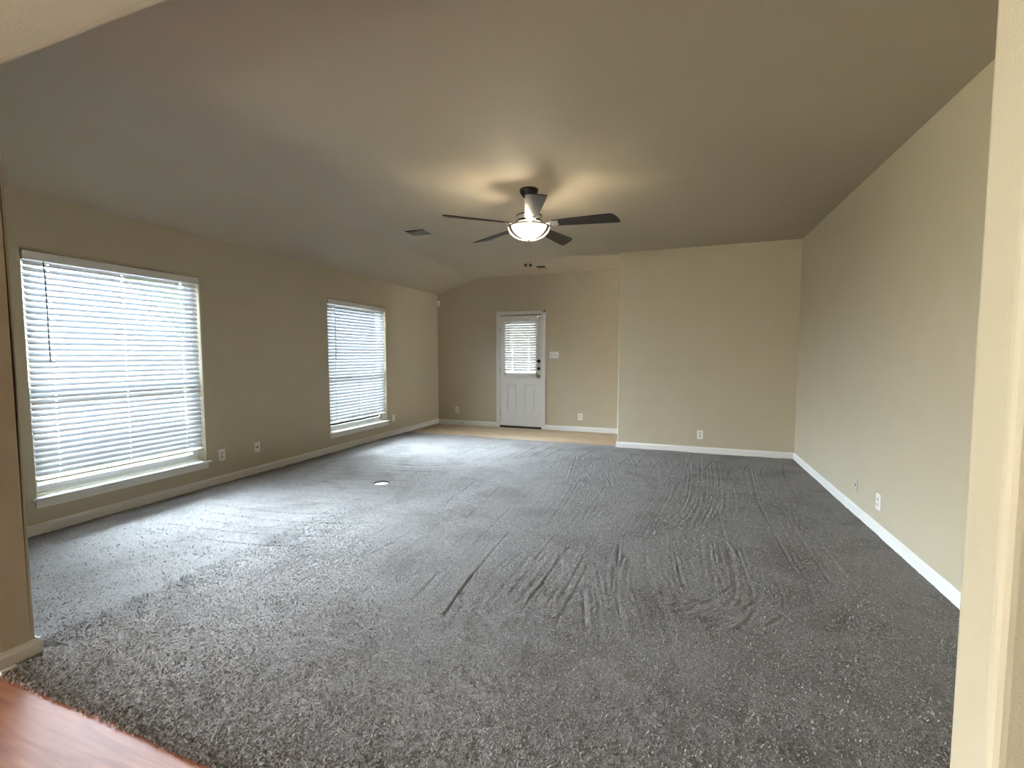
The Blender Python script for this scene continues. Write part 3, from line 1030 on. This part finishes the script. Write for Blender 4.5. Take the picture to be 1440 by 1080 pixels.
def blade_mesh():
    # outline in (u along the blade, v across), thin slab with rounded corners
    r0, r1 = 0.185, 0.775
    out = []
    for p in ((r0, 0.046), (r0 + 0.20, 0.060), (r1 - 0.10, 0.075), (r1 - 0.006, 0.078), (r1 + 0.002, 0.070), (r1 - 0.006, 0.035), (r1 - 0.020, 0.0), (r1 - 0.036, -0.035),
              (r1 - 0.054, -0.060), (r1 - 0.070, -0.071), (r1 - 0.090, -0.0755), (r1 - 0.14, -0.074), (r0 + 0.20, -0.060), (r0, -0.046)):
        out.append(p)
    bm = bmesh.new()
    tz = 0.0028
    a = [bm.verts.new((u, v, tz)) for u, v in out]
    b = [bm.verts.new((u, v, -tz)) for u, v in out]
    bm.faces.new(a)
    bm.faces.new(b[::-1])
    for i in range(len(out)):
        j = (i + 1) % len(out)
        bm.faces.new((a[i], b[i], b[j], a[j]))
    return bm


for i in range(5):
    a = ph0 + i * math.radians(72)
    br = from_bm('blade', blade_mesh(), M['blade'], fan, loc=(0, 0, BZ))
    br.rotation_mode = 'QUATERNION'
    br.rotation_quaternion = (Matrix.Rotation(a, 4, 'Z') @ Matrix.Rotation(math.radians(-12), 4, 'X')).to_quaternion()
    bm = bmesh.new()
    box(bm, 0.10, 0.215, -0.020, 0.020, -0.007, -0.0032, bev=0.001)
    box(bm, 0.195, 0.260, -0.040, 0.040, -0.0066, -0.0032, bev=0.001)
    from_bm('blade_bracket', bm, M['chrome'], br)

# light kit
bm = bmesh.new()
lathe(bm, [(0.06, -0.294), (0.075, -0.30), (0.078, -0.318), (0.06, -0.322), (0, -0.322)], 40)
from_bm('light_fitter', bm, M['black'], fan)
bowl_m = mat('frosted_glass_lit', (0.7, 0.68, 0.62), 0.35, emit=((1.0, 0.955, 0.86), 0.62))
bn = bowl_m.node_tree
tr = bn.nodes.new('ShaderNodeBsdfTranslucent')
tr.inputs[0].default_value = (0.9, 0.87, 0.8, 1)
mxs = bn.nodes.new('ShaderNodeMixShader')
mxs.inputs[0].default_value = 0.05
bn.links.new(bn.nodes['Principled BSDF'].outputs[0], mxs.inputs[1])
bn.links.new(tr.outputs[0], mxs.inputs[2])
bn.links.new(mxs.outputs[0], bn.nodes['Material Output'].inputs[0])
bm = bmesh.new()
RB, RT, DB = 0.182, -0.325, 0.105
prof = [(RB * math.cos(t_), RT - DB * math.sin(t_)) for t_ in np.linspace(0, math.pi / 2, 16)]
prof[-1] = (0, RT - DB)
inner = [(max(0, r - 0.004 if r > 0.004 else 0), z + 0.004) for r, z in prof][::-1]
inner[0] = (0, RT - DB + 0.004)
lathe(bm, prof + [], 56)
bowl = from_bm('glass_bowl', bm, bowl_m, fan, smooth=True)
bm = bmesh.new()
lathe(bm, [(RB - 0.003, RT - 0.003), (RB + 0.004, RT - 0.005), (RB + 0.004, RT + 0.006), (RB - 0.003, RT + 0.006)], 56)
from_bm('bowl_rim', bm, M['nickel'], fan)
# three metal straps hugging the bowl
for k in range(3):
    a = math.radians(-132 + 120 * k)
    bm = bmesh.new()
    prev = None
    for t_ in np.linspace(-0.06, 1.22, 16):
        r = (RB + 0.004) * math.cos(max(t_, 0))
        z = RT - (DB + 0.004) * math.sin(t_)
        hw = 0.019 * (1 - 0.55 * max(t_, 0) / 1.22)
        ca, sa = math.cos(a), math.sin(a)
        cur = []
        for off in (0.0, 0.004):
            for w in (-hw, hw):
                rr = r + off
                cur.append(bm.verts.new((rr * ca - w * sa, rr * sa + w * ca, z - off * 0.5)))
        if prev:
            for (p, q_) in ((0, 1), (1, 3), (3, 2), (2, 0)):
                bm.faces.new((prev[p], prev[q_], cur[q_], cur[p]))
        prev = cur
    from_bm('bowl_strap', bm, M['strap'], fan)
bm = bmesh.new()
lathe(bm, [(0, RT - DB - 0.018), (0.006, RT - DB - 0.016), (0.011, RT - DB - 0.008), (0.012, RT - DB), (0.010, RT - DB + 0.003), (0, RT - DB + 0.004)], 20)
from_bm('finial', bm, M['nickel'], fan, smooth=True)
for k, (px, py) in enumerate(((-0.033, 0.01), (0.006, 0.03))):
    bm = bmesh.new()
    tube(bm, [(px, py, RT - DB + 0.002), (px, py, -0.630)], 0.0009, 6)
    ch = from_bm('pull_chain', bm, M['nickel'], fan)
    bm = bmesh.new()
    lathe(bm, [(0, -0.014), (0.008, -0.012), (0.014, 0), (0.012, 0.008), (0.006, 0.014), (0, 0.015)], 18, Matrix.Translation((px, py, -0.642)))
    from_bm('chain_pull', bm, M['black'], ch, smooth=True)
for k in range(3):
    a = math.radians(40 + 120 * k)
    light('fan_bulb', 'POINT', (FX + 0.085 * math.cos(a), FY + 0.085 * math.sin(a), HC - 0.345), 13.0, (1.0, 0.86, 0.66), shadow_soft_size=0.022)

# ------------------------------------------------------------ outside, seen between the slats
boxes('ground', [(-40, XL - WT, -30, 45, -0.45, -0.25)], mat('dry_grass', (0.23, 0.25, 0.11), 1.0, bump=(40, 0.8, 0.05), var=(9, 0.3)), kind='structure')
boxes('added_patio_roof', [(-6.5, 1.5, YB + 0.4, YB + 3.6, 2.35, 2.9)], mat('patio_ceiling_paint', (0.6, 0.56, 0.5), 0.8), kind='structure')  # unseen roof added to dim the view through the door glass
boxes('patio_slab', [(-6.5, 1.5, YB + 0.16, YB + 3.6, -0.24, -0.06)], mat('patio_concrete', (0.42, 0.40, 0.36), 0.9), kind='structure')
M['fence'] = mat('weathered_cedar', (0.55, 0.50, 0.44), 0.9, var=(6, 0.15))
fn = empty('wooden_fence', (-8.6, 4, -0.25))
tag(fn, 'weathered board privacy fence outside both side windows', 'fence')
bm = bmesh.new()
for i in range(170):
    y = -9 + i * 0.142
    h = 1.83 + random.uniform(-0.012, 0.012)
    box(bm, -0.009, 0.009, y, y + 0.136, 0, h)
from_bm('fence_boards', bm, M['fence'], fn)
boxes('fence_rail', [(0.0095, 0.045, -9, 15.1, z, z + 0.09) for z in (0.25, 0.9, 1.5)], M['fence'], fn)
# neighbouring house beyond the fence
nb = empty('neighbour_house', (-14.0, -2.0, -0.25))
tag(nb, 'pale neighbouring house wall beyond the fence, seen through the near blind', 'house')
boxes('wall', [(-4, 0, -7, 7.5, 0, 3.4)], mat('pale_siding', (0.72, 0.70, 0.72), 0.8), nb)
bm = bmesh.new()
vv = [(-4.6, -7.6, 3.4), (0.6, -7.6, 3.4), (-2, -7.6, 5.2), (-4.6, 8.1, 3.4), (0.6, 8.1, 3.4), (-2, 8.1, 5.2)]
q5 = [bm.verts.new(v) for v in vv]
for f in ((0, 1, 2), (5, 4, 3), (0, 3, 4, 1), (1, 4, 5, 2), (2, 5, 3, 0)):
    bm.faces.new([q5[i] for i in f])
from_bm('roof', bm, M['shingle'], nb)


# behind the back door: fence and brick house added to block the bright sky
f2 = empty('wooden_fence', (2, 14.2, -0.25))
tag(f2, 'weathered board fence added behind the back door to block bright sky', 'fence')
bm = bmesh.new()
for i in range(90):
    x = -8 + i * 0.142
    box(bm, x, x + 0.136, -0.009, 0.009, 0, 1.83 + random.uniform(-0.012, 0.012))
from_bm('fence_boards', bm, M['fence'], f2)
boxes('fence_rail', [(-8, 4.7, -0.045, -0.0095, z, z + 0.09) for z in (0.25, 0.9, 1.5)], M['fence'], f2)
n2 = empty('neighbour_house', (-4.0, 20.0, -0.25))
tag(n2, 'tan brick house added beyond the back fence to block bright sky', 'house')
boxes('wall', [(-9, 9, 0, 5, 0, 3.6)], mat('tan_brick', (0.30, 0.23, 0.17), 0.9, var=(5, 0.2)), n2)
bm = bmesh.new()
vv = [(-9.5, -0.6, 3.6), (-9.5, 5.6, 3.6), (-9.5, 2.5, 5.6), (9.5, -0.6, 3.6), (9.5, 5.6, 3.6), (9.5, 2.5, 5.6)]
q5 = [bm.verts.new(v) for v in vv]
for f in ((0, 1, 2), (5, 4, 3), (0, 3, 4, 1), (1, 4, 5, 2), (2, 5, 3, 0)):
    bm.faces.new([q5[i] for i in f])
from_bm('roof', bm, M['shingle'], n2)


def tree(x, y, h, r, label, seed):
    rr = random.Random(seed)
    t_ = empty('garden_tree', (x, y, -0.25))
    tag(t_, label, 'tree')
    bm = bmesh.new()
    tube(bm, [(0, 0, 0), (0.05, 0.03, h * 0.3), (-0.03, 0.08, h * 0.6)], 0.10, 10)
    for k in range(6):
        a = k * 1.05
        tube(bm, [(0, 0.03, h * (0.33 + 0.04 * k)), (0.5 * r * math.cos(a), 0.5 * r * math.sin(a), h * (0.5 + 0.05 * k))], 0.03, 6)
    from_bm('trunk', bm, mat('bark', (0.15, 0.11, 0.08), 0.9), t_)
    n = 9000
    g = np.random.default_rng(seed)
    v = g.normal(size=(n, 3))
    v /= np.linalg.norm(v, axis=1)[:, None]
    rad = r * g.uniform(0.3, 1, n) ** 0.4 * (0.8 + 0.3 * np.sin(3 * v[:, 0] + 2 * v[:, 1] * 3 + v[:, 2] * 4))
    c = v * rad[:, None] * np.array([1, 1, 0.8]) + np.array([0, 0, h * 0.68])
    a_ = g.normal(size=(n, 3))
    a_ /= np.linalg.norm(a_, axis=1)[:, None]
    b_ = np.cross(a_, g.normal(size=(n, 3)))
    b_ /= np.linalg.norm(b_, axis=1)[:, None]
    s_ = 0.06
    P_ = np.stack([c - a_ * s_, c + b_ * s_ * 0.5, c + a_ * s_, c - b_ * s_ * 0.5], 1)
    me_ = bpy.data.meshes.new('foliage')
    me_.from_pydata(P_.reshape(-1, 3).tolist(), [], np.arange(n * 4).reshape(-1, 4).tolist())
    link('foliage', me_, mat('leaves', (0.16, 0.26, 0.07), 0.7, var=(3, 0.3)), t_)


tree(-11.2, 8.6, 4.6, 2.0, 'leafy tree beyond the fence, behind the right part of the near blind', 3)
tree(-11.5, 15.5, 5.0, 2.6, 'leafy tree beyond the fence, behind the top of the far blind', 7)
